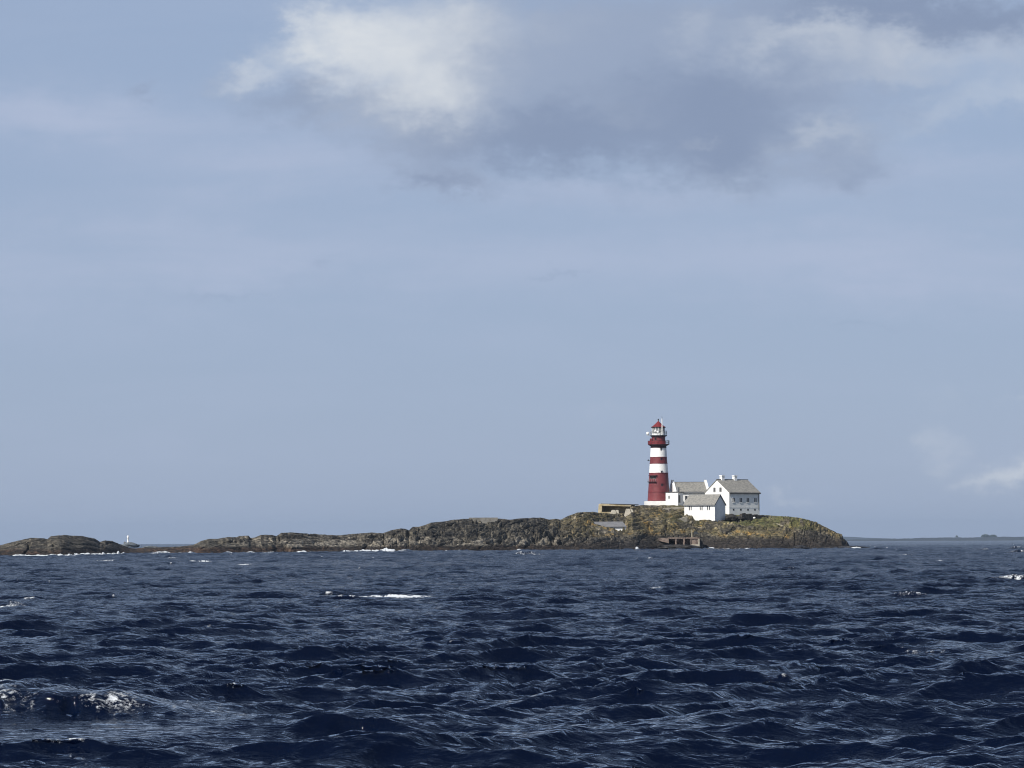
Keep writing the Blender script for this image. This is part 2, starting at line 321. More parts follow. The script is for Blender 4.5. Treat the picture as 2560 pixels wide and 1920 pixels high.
cw_ = ss(PX, 1482, 1490)*(1-ss(PX, 1562, 1570))*ss(YY, 984.5, 985.5)*(1-ss(YY, 989, 993)); ZZ = ZZ*(1-cw_)+np.minimum(ZZ, 5.5)*cw_
def terr(px, D):
    j = int(np.clip(np.searchsorted(pxs, px), 1, NCt-1)); return float(np.interp(D, YY[:, j], ZZ[:, j]))
# colours of rock, lichen, grass, wrack
zr = ZZ/np.maximum(Hc, 1.5)
n1 = fbm(XX/3, qd/1.2, 61, 6, .62); n2 = fbm(XX/1.1, qd/.5, 71, 5, .65); n3 = fbm(XX/14, qd/4, 81, 4); n4 = fbm(q_/2.5, p_/.7, 91, 5, .6)
def C(r, g, b): return np.array([r, g, b])
def lerp(a, b, t): return a+(b-a)*t[..., None]
col = lerp(C(.026, .025, .023), C(.105, .100, .086), ss(n4+.4*n2, -.6, .6))
pale = ss(PX, 520, 700)*(1-ss(PX, 1480, 1600))*ss(ZZ, 1.0, 1.8)*(1-ss(ZZ, 2.8, 4.6))*ss(n1+.5*n2, -.15, .5)*.75+ss(n2+.5*n3, .35, .8)*.3
col = lerp(col, C(.33, .31, .27), np.clip(pale, 0, .8))
lz = np.maximum(ss(PX, 1370, 1480)*(1-ss(PX, 2095, 2120))*ss(zr, .26, .42), ss(PX, 1330, 1440)*ss(zr, .6, .85)*(1-ss(PX, 2100, 2125)))
lz = lz*(1-ss(PX, 1950, 2010)*(1-ss(zr, .62, .8)))*(1-ss(PX, 1500, 1540)*(1-ss(PX, 1560, 1580))*(1-ss(zr, .4, .6))*.6)
olive = lerp(C(.085, .078, .040), C(.17, .145, .085), ss(n2, -.5, .5))
col = lerp(col, olive, lz*ss(n1+.35*n3, -.55, .1)*.85)
col = lerp(col, C(.34, .22, .065), lz*ss(n1+.6*n2+.3*n3, .25, .62)*(1-ss(zr, .72, .9)*.6)*.7)
col = lerp(col, C(.34, .31, .25), lz*ss(n4+.5*n2, .3, .7)*.6)
gz = np.maximum(ss(PX, 1770, 1850)*(1-ss(PX, 2010, 2050))*ss(zr, .55, .72), ss(PX, 1640, 1700)*(1-ss(PX, 1740, 1780))*ss(zr, .5, .6)*.4)
col = lerp(col, lerp(C(.042, .055, .022), C(.105, .11, .042), ss(n2, -.5, .5)), gz*ss(n1-.2*n4+.2, -.15, .3)*.8)
wet = 1-ss(ZZ+n1*.5+.25*n2, 1.0, 1.9)
leftred = 1-ss(PX, 300, 900)*.6
brown = lerp(C(.022, .019, .017), C(.075, .045, .032), ss(n2+.4*n3, -.5, .6)*leftred)
col = lerp(col, brown, wet*.92)
lowdark = (1-ss(ZZ+n1*.8, 2.2, 3.8))*ss(PX, 1300, 1500); col = lerp(col, C(.030, .027, .026), lowdark*.9*ss(n4+.3, -.5, .2))
isl = grid_mesh('island', np.stack([XX, YY, ZZ], -1), NRt, NCt)
cattr(isl, 'rockcol', np.clip(col, 0, 1))
m = bpy.data.materials.new('island_rock'); m.use_nodes = True; t = NT(m.node_tree); t.n.clear()
b = t.new('ShaderNodeBsdfPrincipled'); o = t.new('ShaderNodeOutputMaterial'); t.l.new(b.outputs[0], o.inputs[0])
va = t.new('ShaderNodeVertexColor', layer_name='rockcol'); g = t.new('ShaderNodeTexCoord')
mp = t.new('ShaderNodeMapping'); t.l.new(g.outputs['Object'], mp.inputs[0]); mp.inputs['Scale'].default_value = (.8, .3, 2.6); mp.inputs['Rotation'].default_value = (0, R(-14), 0)
n_ = t.noise(mp.outputs[0], 1.3, 8, .68); n2_ = t.noise(g.outputs['Object'], 3.5, 5, .6)
t.put(b.inputs['Base Color'], t.mix(1.0, t.mix(1.0, va.outputs[0], t.mix(t.sstep(n_, .36, .64), (.26, .25, .25), (1.66, 1.56, 1.42)), 'MULTIPLY'), t.mix(t.sstep(n2_, .35, .65), (.8, .8, .8), (1.2, 1.2, 1.2)), 'MULTIPLY'))  # shading strengthened in the colour: bump hollows darkened, high spots lightened
b.inputs['Roughness'].default_value = .85; b.inputs['Specular IOR Level'].default_value = .25
bp = t.new('ShaderNodeBump'); bp.inputs['Distance'].default_value = .45; bp.inputs['Strength'].default_value = 1; t.put(bp.inputs['Height'], n_); t.l.new(bp.outputs[0], b.inputs['Normal'])
io = link('island', isl, m); tag(io, kind='structure')

# ------------------------------------------------------------ the sea
rng = np.random.default_rng(11)
def fft_tile(N, L, lmin, lmax, hs_, wind, peak, spread, chop, seed):
    rg = np.random.default_rng(seed); k1 = np.fft.fftfreq(N, L/N)*2*np.pi; KX, KY = np.meshgrid(k1, k1, indexing='ij'); K = np.hypot(KX, KY); K[0, 0] = 1
    kp = 2*np.pi/peak; lam = 2*np.pi/K
    S = K**-3.6*np.exp(-1.2*(kp/K)**2)
    c = (KX*math.cos(wind)+KY*math.sin(wind))/K; S = S*(np.abs(c)**spread+.03)*np.where(c < 0, .25, 1)
    S *= ss(lam, lmin, lmin*1.6)*(1-ss(lam, lmax*.7, lmax)); S[0, 0] = 0
    H = np.sqrt(S)*(rg.normal(size=(N, N))+1j*rg.normal(size=(N, N)))
    h = np.fft.ifft2(H).real; s_ = hs_/(4*h.std()); H *= s_; h *= s_
    dx = np.fft.ifft2(1j*KX/K*H).real*chop; dy = np.fft.ifft2(1j*KY/K*H).real*chop
    jxx = np.fft.ifft2(KX*KX/K*H).real*chop; jyy = np.fft.ifft2(KY*KY/K*H).real*chop; jxy = np.fft.ifft2(KX*KY/K*H).real*chop
    J = (1-jxx)*(1-jyy)-jxy**2
    return L, N, np.stack([dx, dy, h, J], -1).astype(np.float32)
def samp(tile, x, y, rot=0.0):
    L, N, D = tile; c, s_ = math.cos(rot), math.sin(rot)
    u = ((x*c+y*s_)/L*N); v = ((-x*s_+y*c)/L*N); iu = np.floor(u); iv = np.floor(v); fu = (u-iu)[..., None].astype(np.float32); fv = (v-iv)[..., None].astype(np.float32)
    i0 = iu.astype(np.int64) % N; j0 = iv.astype(np.int64) % N; i1 = (i0+1) % N; j1 = (j0+1) % N
    r = (D[i0, j0]*(1-fu)+D[i1, j0]*fu)*(1-fv)+(D[i0, j1]*(1-fu)+D[i1, j1]*fu)*fv
    return r[..., 0]*c-r[..., 1]*s_, r[..., 0]*s_+r[..., 1]*c, r[..., 2], r[..., 3]
WD = R(-78)
TA = fft_tile(1024, 171.0, .8, 34, .50, WD, 7.5, 6.0, 1.05, 3)
TB = fft_tile(512, 33.0, .16, 2.8, .185, WD+.25, 2.0, 4.0, .9, 8)
d0, kk = 34.0, 1.0023
rows = [d0]
while rows[-1] < 9000: rows.append(rows[-1]*(kk if rows[-1] < 1400 else kk*1.004))
rows = np.array([-4000., -900, -200, -40, -5, 8, 16, 22, 26, 29, 31.5, 33]+rows+[10000., 12000, 15000, 20000, 30000])
NC = 1150
u = np.linspace(-1, 1, NC)
ucols = np.concatenate([[-1], [-.98], u*1.0, [.98], [1]])
D_, U_ = np.meshgrid(rows, np.arange(NC+8), indexing='ij')
half = np.maximum(D_, 30)*.172+7.0
un = np.concatenate([[-1]*4, u, [1]*4]); extra = np.concatenate([[-1, -.25, -.05, -.008], np.zeros(NC), [.008, .05, .25, 1]])
SX = un[None]*half+extra[None]*14000; SY = D_+0*SX
dist = np.hypot(SX, SY)
wx_ = 6*fbm(SX/70, SY/70, 51, 2); wy_ = 3*fbm(SX/50, SY/60, 52, 2)
ax, ay, ah, aj = samp(TA, SX/1.35+wx_, SY+wy_, 0.04); bx, by, bh, bj = samp(TB, SX/1.4+wx_, SY+wy_, -.12)
inner = ((np.abs(SX) < half*1.02+200) & (SY > 20)).astype(np.float32)
lg = fbm(SX/60, SY/90, 5, 3)
gust = 1+.55*lg
farc = 1+0*dist
cx3, cy3, ch3, _j = samp(TA, SX/1.2+57, SY*.9+91, -.22); outer = ss(dist, 220, 800)*.85
WZ = (ah*gust+bh*(1+.4*lg)+ch3*outer)*inner
WX = SX+(ax*gust+bx+cx3*outer)*inner; WY = SY+(ay*gust+by+cy3*outer)*inner
J = aj+(bj-1)*.6
foam = ss(-J, -.16, .12)*.9*inner*ss(fbm(SX/5, SY/5, 77, 3)+fbm(SX/40, SY/80, 78, 2)*.6, .02, .45)
fn = fbm(SX*1.3, SY*.9, 31, 4, .6); fn2 = fbm(SX*7, SY*4, 33, 4, .7)
def breaker(px, py, length, amp, wf, wb, fo, skew=0.0, tall=0.0, foamx=0.0, foamw=1.0, low=0.0, calm=0.0):
    """a breaking crest: steep face towards the camera, long back"""
    global WZ, foam, WY
    d = F*EYE/(py-YEYE+(px-1280)*ROLL); x0 = (px-1280)/F*d
    dx = SX-x0; dy = SY-d-skew*dx-.25*fn*wb
    if calm:      # the breaker stands clear of the waves round it
        WZ = WZ*(1-calm*np.exp(-(dx/(length*1.6))**4)*np.exp(-((dy+3.0)/5.5)**4))
    env = np.exp(-(np.abs(dx)/length)**2.0)
    r = np.where(dy < 0, np.exp(-(dy/wf)**2), np.exp(-(dy/wb)**2))*env*inner
    WZ = WZ+amp*r*(1+.25*fn); WY = WY-r*amp*.7
    fe = np.exp(-(np.abs(dx-foamx)/(length*foamw))**2)
    foam = np.maximum(foam, fo*fe*np.exp(-((dy+wf*(.55+low))/(wf*.8+low*.4))**2)*ss(fn2*.7+fn*.5+.25, -.25, .45)*inner)
breaker(80, 1785, 2.9, .54, .85, 2.6, .58, .05, foamx=-.9, foamw=.5, calm=.85)
breaker(285, 1785, .8, .10, .5, 1.2, .72, .05, foamx=0, foamw=.6)
breaker(1000, 1494, 2.1, .12, 1.0, 2.0, 2.6, .03, low=.4, foamw=.8, calm=.6)
breaker(1050, 1489, .9, .38, .5, 2.0, .1)
breaker(2375, 1635, 1.1, .30, .5, 1.6, .45, .0, foamx=-.6, foamw=.5, calm=.6)
breaker(2400, 1655, .7, .05, .5, .8, .9, -.1)
breaker(2270, 1494, 1.2, .24, .55, 1.6, .75, .03, calm=.5)
breaker(2050, 1505, 1.2, .16, .4, 1.4, .4)
breaker(1968, 1705, .18, .12, .15, .5, 1.0, .0)
breaker(15, 1700, .25, .12, .2, .6, 1.1)
breaker(1330, 1550, .8, .25, .4, 1.4, .35, low=.5)
for (px, py, L_, a_, f_) in [(505, 1406, 2.6, .3, 1.5), (553, 1396, 1.5, .3, 1.0), (612, 1414, 1.8, .25, 1.0), (1308, 1388, 3.5, .3, 1.5), (935, 1397, 1.5, .3, 1), (2374, 1371, 2.2, .7, 1.6), (2455, 1377, 2.5, .6, 1.4),
                             (2530, 1373, 4, .6, .8), (2552, 1383, 3, .5, .9), (2344, 1406, .9, .3, 1.6), (1525, 1458, 1.0, .3, 1.0), (1640, 1475, 1.2, .3, .9), (1610, 1400, 2.0, .3, .9), (2535, 1457, 1.4, .4, 1), (20, 1517, .9, .2, 1.0),
                             (700, 1385, 2, .3, 1.2), (1470, 1384, 2.5, .3, 1), (1860, 1408, 1.2, .25, .9), (430, 1398, 1.5, .25, .9), (390, 1386, 2, .3, 1.2), (1960, 1381, 3, .3, 1.1), (2200, 1372, 3.5, .5, .9), (2260, 1390, 1.5, .3, .8), (270, 1404, 3, .3, .9)]:
    breaker(px, py, L_, a_, .9, 2.0, f_, low=.4)
# surf against the rocks: (from px, to px, metres off the shore line, height, strength)
SPX = px_of(SX, np.maximum(SY, 1)); shs = np.interp(SPX, [a for a, _ in SH], [b for _, b in SH])
for (a, b_, off, hgt, st) in [(34, 175, 4, .45, 1.5), (185, 255, 3.0, .6, 1.4), (175, 262, 11, .5, 1.0), (255, 310, 4, .5, 1.1), (905, 985, 4, .8, 1.6), (855, 905, 3, .3, 1.1), (740, 765, 5, .5, 1.5), (1110, 1150, 4, .3, 1.0), (1280, 1300, 3, .3, .9),
                              (1538, 1552, 2, .35, 1.3), (1586, 1596, 2, .7, 1.1), (1750, 1785, 3, .5, 1.4), (1842, 1875, 3, .4, 1.3), (1920, 1935, 3, .5, 1.2), (2030, 2075, 3, .4, 1.3), (2085, 2150, 6, .5, 1.6), (1790, 1840, 2, .2, .8), (340, 480, 3, .25, .9), (560, 700, 3, .2, .8), (990, 1100, 3, .2, .8), (1650, 1700, 3, .25, .8)]:
    mk = ss(SPX, a-5, a+4)*(1-ss(SPX, b_-4, b_+5)); dyy = SY-(shs-off)-1.2*fn
    rr = np.exp(-(dyy/3.0)**2)*mk*inner; WZ = WZ+hgt*rr*(.7+.5*fn+.25*fn2); foam = np.maximum(foam, np.exp(-(dyy/4.5)**2)*mk*st*ss(fn2+.7*fn+.5, -.3, .4)*inner)
WZ = WZ-SX**2/(2*RE)-SY**2/(2*RE)
sea = grid_mesh('sea', np.stack([WX, WY, WZ], -1), len(rows), NC+8)
fattr(sea, 'foam', foam); fattr(sea, 'ripple', ss(np.log(np.maximum(dist, 1)), math.log(60), math.log(900)))
m = bpy.data.materials.new('sea_water'); m.use_nodes = True; t = NT(m.node_tree); t.n.clear()
o = t.new('ShaderNodeOutputMaterial')
g = t.new('ShaderNodeTexCoord'); oc = g.outputs['Object']
at = t.new('ShaderNodeAttribute', attribute_name='foam'); ar_ = t.new('ShaderNodeAttribute', attribute_name='ripple')
mp = t.new('ShaderNodeMapping'); t.l.new(oc, mp.inputs[0]); mp.inputs['Scale'].default_value = (1, 2.3, 1); mp.inputs['Rotation'].default_value = (0, 0, .15)
rip = t.add(t.mul(t.noise(mp.outputs[0], 2.4, 3, .5, .5), 1.0), t.mul(t.noise(mp.outputs[0], 8, 1, .5, .3), .12))
bp = t.new('ShaderNodeBump'); bp.inputs['Distance'].default_value = .085; bp.inputs['Strength'].default_value = 1; t.put(bp.inputs['Height'], rip)
gl = t.new('ShaderNodeBsdfGlossy', distribution='BECKMANN'); gl.inputs['Color'].default_value = (1, 1, 1, 1); gl.inputs['Color'].default_value = (.96, .98, 1, 1); t.put(gl.inputs['Roughness'], t.add(.07, t.mul(ar_.outputs['Fac'], .07))); t.l.new(bp.outputs[0], gl.inputs['Normal'])
df = t.new('ShaderNodeBsdfDiffuse'); df.inputs['Color'].default_value = (.0004, .0024, .0115, 1)
fr = t.new('ShaderNodeFresnel'); fr.inputs['IOR'].default_value = 1.333; t.l.new(bp.outputs[0], fr.inputs['Normal'])
# unresolved ripples keep a real sea from ever mirroring fully at a grazing angle
frm = t.m('DIVIDE', fr.outputs[0], t.add(1.0, t.mul(fr.outputs[0], t.add(.0, t.mul(ar_.outputs['Fac'], .6)))))
b = t.new('ShaderNodeMixShader'); t.put(b.inputs[0], frm); t.l.new(df.outputs[0], b.inputs[1]); t.l.new(gl.outputs[0], b.inputs[2])
fm = t.new('ShaderNodeBsdfPrincipled'); t.put(fm.inputs['Base Color'], (.60, .63, .66)); fm.inputs['Roughness'].default_value = .9
fnz = t.noise(oc, 9.0, 7, .75)
ff = t.sstep(t.add(at.outputs['Fac'], t.mul(t.sub(fnz, .5), 2.9)), .35, 1.0)
ff = t.mul(ff, t.sstep(at.outputs['Fac'], .05, .25))
mx = t.new('ShaderNodeMixShader'); t.put(mx.inputs[0], ff); t.l.new(b.outputs[0], mx.inputs[1]); t.l.new(fm.outputs[0], mx.inputs[2]); t.l.new(mx.outputs[0], o.inputs[0])
so = link('sea', sea, m); tag(so, kind='structure')

# ------------------------------------------------------------ lighthouse
DT = 1045.0; S_ = DT/F
tb = P(1647, 1253, DT)           # top of the white plinth
def tz(y): return (1253-y)*S_    # height above it
def tr(wd): return wd*S_
LH = thing('lighthouse', 'tall red iron lighthouse with two white bands beside white houses on the island', 'lighthouse', tb)
prof = [(tr(28.5), 0), (tr(28.0), tz(1250)), (tr(25.6), tz(1215)), (tr(23.9), tz(1182.5)), (tr(22.1), tz(1159)), (tr(21.0), tz(1143)), (tr(19.8), tz(1120)), (tr(19.6), tz(1117))]
MB().lathe(prof, 48, mats=[0, 0, 0, 1, 0, 1, 0]).build('tower_shaft', [M['red'], M['white']], LH, False)
sh = LH.children[0]
sh.data.polygons.foreach_set('use_smooth', [len(p.vertices) == 4 for p in sh.data.polygons])
MB().box(-tr(35), tr(60), -5.2, 6, -1.6, 0).build('plinth', M['white'], LH)
for yy, rr_ in ((1182.5, 24.0), (1159, 22.2), (1143, 21.1), (1230, 26.9)): MB().lathe([(tr(rr_)+.02, tz(yy)-.06), (tr(rr_)+.08, tz(yy)-.05), (tr(rr_)+.08, tz(yy)+.05), (tr(rr_)+.01, tz(yy)+.06)], 48, cap=False).build('plate_flange', M['red2'], LH)
MB().lathe([(tr(19.6), tz(1120.5)), (tr(20.2), tz(1120)), (tr(19.5), tz(1116)), (tr(21.5), tz(1114.5)), (tr(25.8), tz(1112.3)), (tr(26), tz(1111))], 40).build('gallery_corbel', M['darkred'], LH)
# lower gallery: solid curved parapet sheet in front, open frame at the right
lg_ = MB().lathe([(tr(26.3), tz(1111)), (tr(26.3), tz(1110.3))], 40).build('lower_gallery', M['red2'], LH)
pr = MB(); a0, a1 = math.pi*1.0-.6, math.pi*1.5+.72
for (r0, z0, z1) in ((26.2, 1110.3, 1102), ):
    pr.lathe([(tr(r0), tz(z0)), (tr(r0), tz(z1)), (tr(r0)-.06, tz(z1)), (tr(r0)-.06, tz(z0))], 40, cap=False, a0=a0, a1=a1)
pr.build('parapet', M['red2'], lg_)
rl = MB(); rl.lathe([(tr(26.3), tz(1102)), (tr(26.3)+.05, tz(1102.6)), (tr(26.3)-.08, tz(1102.6))], 40, cap=False)
rl.lathe([(tr(26.1), tz(1106)), (tr(26.1)+.04, tz(1106.4)), (tr(26.1)-.05, tz(1106.4))], 40, cap=False)
for i in range(16):
    a = 2*math.pi*i/16; rl.rod((tr(26.1)*math.cos(a), tr(26.1)*math.sin(a), tz(1110.5)), (tr(26.1)*math.cos(a), tr(26.1)*math.sin(a), tz(1102)), .06, 6)
rl.build('railing', M['darkred'], lg_)
fb = MB(); rx = tr(22.2)
fb.box(rx, tr(27.2), -.5, .5, tz(1102.4), tz(1101.3)); fb.box(tr(25.8), tr(27.2), -.5, .5, tz(1111.5), tz(1102.4)); fb.box(rx, tr(25.8), -.5, .5, tz(1112), tz(1110.2))
fb.build('gallery_locker', M['dark'], lg_)
MB().lathe([(tr(17.4), tz(1110.3)), (tr(17.2), tz(1101)), (tr(17), tz(1094)), (tr(17.4), tz(1092)), (tr(20.6), tz(1090))], 40, mats=[0, 0, 0, 1]).build('watch_room', [M['red'], M['darkred']], LH, True)
MB().box(-tr(21.6), -tr(16.5), -1.3, .3, tz(1104), tz(1096.5)).build('gallery_hatch', M['red2'], LH)
def wedge(parent, ang, y0, y1, half, rad, name='window', m_=None, proud=.08):
    a = R(ang); c, s_ = math.cos(a), math.sin(a); tx, ty = -s_, c; z0, z1 = tz(y1), tz(y0); v = []
    for z in (z0, z1):
        for (rr_, hh) in ((rad-.5, -half), (rad+proud, -half), (rad+proud, half), (rad-.5, half)): v.append((c*rr_+tx*hh, s_*rr_+ty*hh, z))
    return MB().raw(v, [(0, 3, 2, 1), (4, 5, 6, 7), (0, 1, 5, 4), (1, 2, 6, 5), (2, 3, 7, 6), (3, 0, 4, 7)]).build(name, m_ or M['darkopen'], parent)
wedge(LH, 243, 1093.5, 1100.2, .28, tr(17.1), 'gallery_door'); 
for yy, rr_ in ((1124, 20.1), (1148.5, 21.4), (1181, 23.9), (1213, 25.6)):
    wn = wedge(LH, 286, yy-2.6, yy+2.6, .2, tr(rr_), 'window', M['glass'], .06)
    wedge(wn, 286, yy-3.6, yy-2.7, .32, tr(rr_), 'window_hood', M['darkred'], .22)
for a_ in (222, 243.5): 
    wn = wedge(LH, a_, 1190.0, 1196.6, .50, tr(24.4), 'lookout_window', M['darkopen'], .12)
wedge(LH, 232, 1188.6, 1189.8, 1.45, tr(24.2), 'lookout_hood', M['darkred'], .35)
bl = MB()
for i in range(9):
    aa, ab = R(195+i*6.5), R(201.5+i*6.5); ro, ri = tr(30.2), tr(24.8)
    bl.hull8([(ri*math.cos(aa), ri*math.sin(aa), tz(1207)), (ro*math.cos(aa), ro*math.sin(aa), tz(1204.9)), (ro*math.cos(ab), ro*math.sin(ab), tz(1204.9)), (ri*math.cos(ab), ri*math.sin(ab), tz(1207))],
             [(ri*math.cos(aa), ri*math.sin(aa), tz(1204)), (ro*math.cos(aa), ro*math.sin(aa), tz(1204)), (ro*math.cos(ab), ro*math.sin(ab), tz(1204)), (ri*math.cos(ab), ri*math.sin(ab), tz(1204))])
blo = bl.build('side_balcony', M['darkred'], LH)
rl = MB()
for i in range(6):
    a = R(197+i*11); rl.rod((tr(30)*math.cos(a), tr(30)*math.sin(a), tz(1204)), (tr(30)*math.cos(a), tr(30)*math.sin(a), tz(1197.5)), .025, 5)
    if i < 5:
        b_ = R(197+(i+1)*11); rl.rod((tr(30)*math.cos(a), tr(30)*math.sin(a), tz(1197.5)), (tr(30)*math.cos(b_), tr(30)*math.sin(b_), tz(1197.5)), .025, 5)
rl.build('balcony_rail', M['steel'], blo)
bk_ = MB(); bk_.box(-tr(28), -tr(21), -.5, .3, tz(1152.5), tz(1151.2)); bk_.box(-tr(26.5), -tr(24.5), -.3, .1, tz(1151.2), tz(1148.5)); bk_.build('side_bracket', M['dark'], LH)
# upper gallery, lantern, roof
ug = MB().lathe([(tr(20.6), tz(1090.6)), (tr(21.6), tz(1090.2)), (tr(21.6), tz(1088.4)), (tr(21.2), tz(1088.2))], 40).build('upper_gallery', M['dark'], LH)
rl = MB()
for yy in (1077.5, 1081, 1084.5): rl.lathe([(tr(21.2), tz(yy)), (tr(21.2)+.035, tz(yy)+.05), (tr(21.2)-.035, tz(yy)+.05)], 40, cap=False)
for i in range(20):
    a = 2*math.pi*i/20; rl.rod((tr(21.2)*math.cos(a), tr(21.2)*math.sin(a), tz(1088.2)), (tr(21.2)*math.cos(a), tr(21.2)*math.sin(a), tz(1077.5)), .035, 5)
rl.build('railing', M['steel'], ug)
ln = MB().lathe([(tr(16.9), tz(1088.2)), (tr(16.9), tz(1083.2)), (tr(16.7), tz(1083))], 16).build('lantern_base', M['white'], LH)
MB().lathe([(tr(15.4), tz(1083)), (tr(15.4), tz(1068.5))], 16).build('lantern_glazing', M['lens'], LH)
gb = MB()
for i in range(12):
    a = 2*math.pi*i/12; c, s_ = math.cos(a)*tr(15.7), math.sin(a)*tr(15.7); gb.rod((c, s_, tz(1083)), (c, s_, tz(1068.4)), .055, 6)
for yy in (1082.8, 1078, 1073.3, 1068.8): gb.lathe([(tr(15.6), tz(yy)-.05), (tr(15.6)+.1, tz(yy)), (tr(15.6), tz(yy)+.05)], 16, cap=False)
gb.build('glazing_bars', M['white'], LH)
ls = MB()
for (cx, yy) in ((-tr(8), 1078.5), (-tr(2), 1080.5)):
    n = 8; ls.lathe([(0.05, tz(yy)-.42), (.3, tz(yy)-.3), (.42, tz(yy)), (.3, tz(yy)+.3), (.05, tz(yy)+.42)], 10, cx=cx, cy=-tr(17.0)+.25, cap=True)
ls.build('gallery_floodlight', M['white'], ug, True)
rf = MB().lathe([(tr(18.0), tz(1069.3)), (tr(18.6), tz(1068.2)), (tr(18.2), tz(1067.4)), (tr(14), tz(1065)), (tr(8), tz(1059.6)), (tr(3), tz(1055)), (tr(1.2), tz(1052.6))], 16, mats=[1, 1, 0, 0, 0, 0]).build('lantern_roof', [M['roofred'], M['darkred']], LH)
MB().lathe([(tr(1.0), tz(1052.8)), (tr(.8), tz(1051)), (tr(1.6), tz(1050)), (tr(1.9), tz(1048.8)), (tr(1.4), tz(1047.6)), (tr(.4), tz(1047.0))], 12).build('finial', M['dark'], rf, True)
am = MB(); am.rod((tr(8.5), -tr(19.5), tz(1088.2)), (tr(8.5), -tr(19.5), tz(1047)), .15, 8, .12); am.build('antenna_mast', M['white'], LH)
MB().rod((tr(9.0), -tr(19), tz(1056)), (tr(8.2), -tr(19.5), tz(1041)), .10, 6, .04).build('antenna_whip', M['dark'], LH)
ds = MB().lathe([(.1, 0), (.38, .08), (.46, .5), (.38, .9), (.1, 1.0)], 12, cx=-tr(26.8), cy=-.6); 
for i in range(len(ds.v)): x_, y_, z_ = ds.v[i]; ds.v[i] = (x_, y_, tz(1087.5)+z_*.95)
ds.build('radio_dome', M['white'], LH, True)
MB().box(-tr(28.5), -tr(20), -.9, -.3, tz(1089.3), tz(1088.4)).build('dome_bracket', M['steel'], LH)

# ------------------------------------------------------------ houses
def window(parent, axis, c, z, wd, ht, pos, sign, fm_, mull=True, fw=.12):
    """framed window proud of a wall. axis 'y': wall normal along y at y=pos; axis 'x': along x"""
    def bx(mb, a0, a1, z0, z1, p0, p1):
        lo_, hi_ = sorted((pos+sign*p0, pos+sign*p1))
        mb.box(a0, a1, lo_, hi_, z0, z1) if axis == 'y' else mb.box(lo_, hi_, a0, a1, z0, z1)
    f = MB(); h = wd/2
    bx(f, c-h-fw, c-h, z-ht/2-fw, z+ht/2+fw, -.05, .07); bx(f, c+h, c+h+fw, z-ht/2-fw, z+ht/2+fw, -.05, .07)
    bx(f, c-h, c+h, z+ht/2, z+ht/2+fw, -.05, .07); bx(f, c-h-fw, c+h+fw, z-ht/2-fw-.05, z-ht/2-fw, -.05, .12); bx(f, c-h, c+h, z-ht/2-fw, z-ht/2, -.05, .07)
    if mull: bx(f, c-.07, c+.07, z-ht/2, z+ht/2, -.05, .06)
    fo = f.build('window', fm_, parent)
    g_ = MB(); bx(g_, c-h, c+h, z-ht/2, z+ht/2, -.04, .02); g_.build('pane', M['glass'], fo); return fo
def gable_body(mb, L, W, z0, h, rise, inset=0.0):
    mb.prism_x([(0, z0), (W, z0), (W, h), (W/2, h+rise), (0, h)], 0, L); return mb
def gable_roof(L, W, h, rise, ov, og, th=.22):
    sl = rise/(W/2); mb = MB(); y0 = -ov; z0 = h-ov*sl
    for sgn in (0, 1):
        f = (lambda y: y) if sgn == 0 else (lambda y: W-y)
        pts = [(f(y0), z0+.03), (f(W/2), h+rise+.03), (f(W/2), h+rise+.03+th), (f(y0), z0+.03+th)]
        if sgn: pts = pts[::-1]
        mb.prism_x(pts, -og, L+og)
    return mb
# main house
D1 = 1030.0; c1 = P(1823.3, 1288, D1); Lm, Wm, Hm, Rm = 12.45, 10.75, 6.85, 3.75
h1 = thing('dwelling_house', 'largest white house with grey slate roof and two white chimneys', 'house', c1, 39)
gable_body(MB(), Lm, Wm, -2.5, Hm, Rm).build('wall', M['white'], h1)
rf1 = gable_roof(Lm, Wm, Hm, Rm, .35, .15).build('roof', M['slate'], h1)
MB().box(-.2, Lm+.2, Wm/2-.16, Wm/2+.16, Hm+Rm+.14, Hm+Rm+.34).build('ridge', M['ridge'], rf1)
MB().box(-.12, Lm+.12, -.50, -.36, Hm-.42, Hm-.06).build('gutter', M['ridge'], rf1)
MB().box(-.05, Lm+.05, -.05, Wm+.05, 2.30, 2.40).build('string_course', M['white'], h1)
for cxp in (2.1, 7.25):
    ch = MB(); zt = Hm+Rm; ch.box(cxp-.55, cxp+.55, Wm/2-.5, Wm/2+.5, zt-.8, zt+1.25); ch.box(cxp-.66, cxp+.66, Wm/2-.6, Wm/2+.6, zt+1.25, zt+1.5)
    cho = ch.build('chimney', M['white'], rf1); MB().box(cxp-.3, cxp+.3, Wm/2-.3, Wm/2+.3, zt+1.5, zt+1.54).build('flue', M['darkopen'], cho)
for cx_ in (1.75, 4.7, 7.6, 10.7): window(h1, 'y', cx_, 4.55, .98, 1.3, 0, -1, M['frame'], True, .09)
for cx_ in (1.75, 4.7, 7.65, 10.5):
    MB().box(cx_-.27, cx_+.27, -.03, .05, 1.4, 1.94).build('cellar_vent', M['darkopen'], h1)
MB().box(11.9, 12.05, -.14, -.01, 1.6, Hm-.3).build('downpipe', M['trim'], h1)
MB().box(.35, .47, -.12, -.01, 5.7, Hm-.3).build('pipe_outlet', M['trim'], h1)
for cy_ in (3.8, 6.5): window(h1, 'x', cy_, 7.75, .75, 1.1, 0, -1, M['gframe'], True, .1)
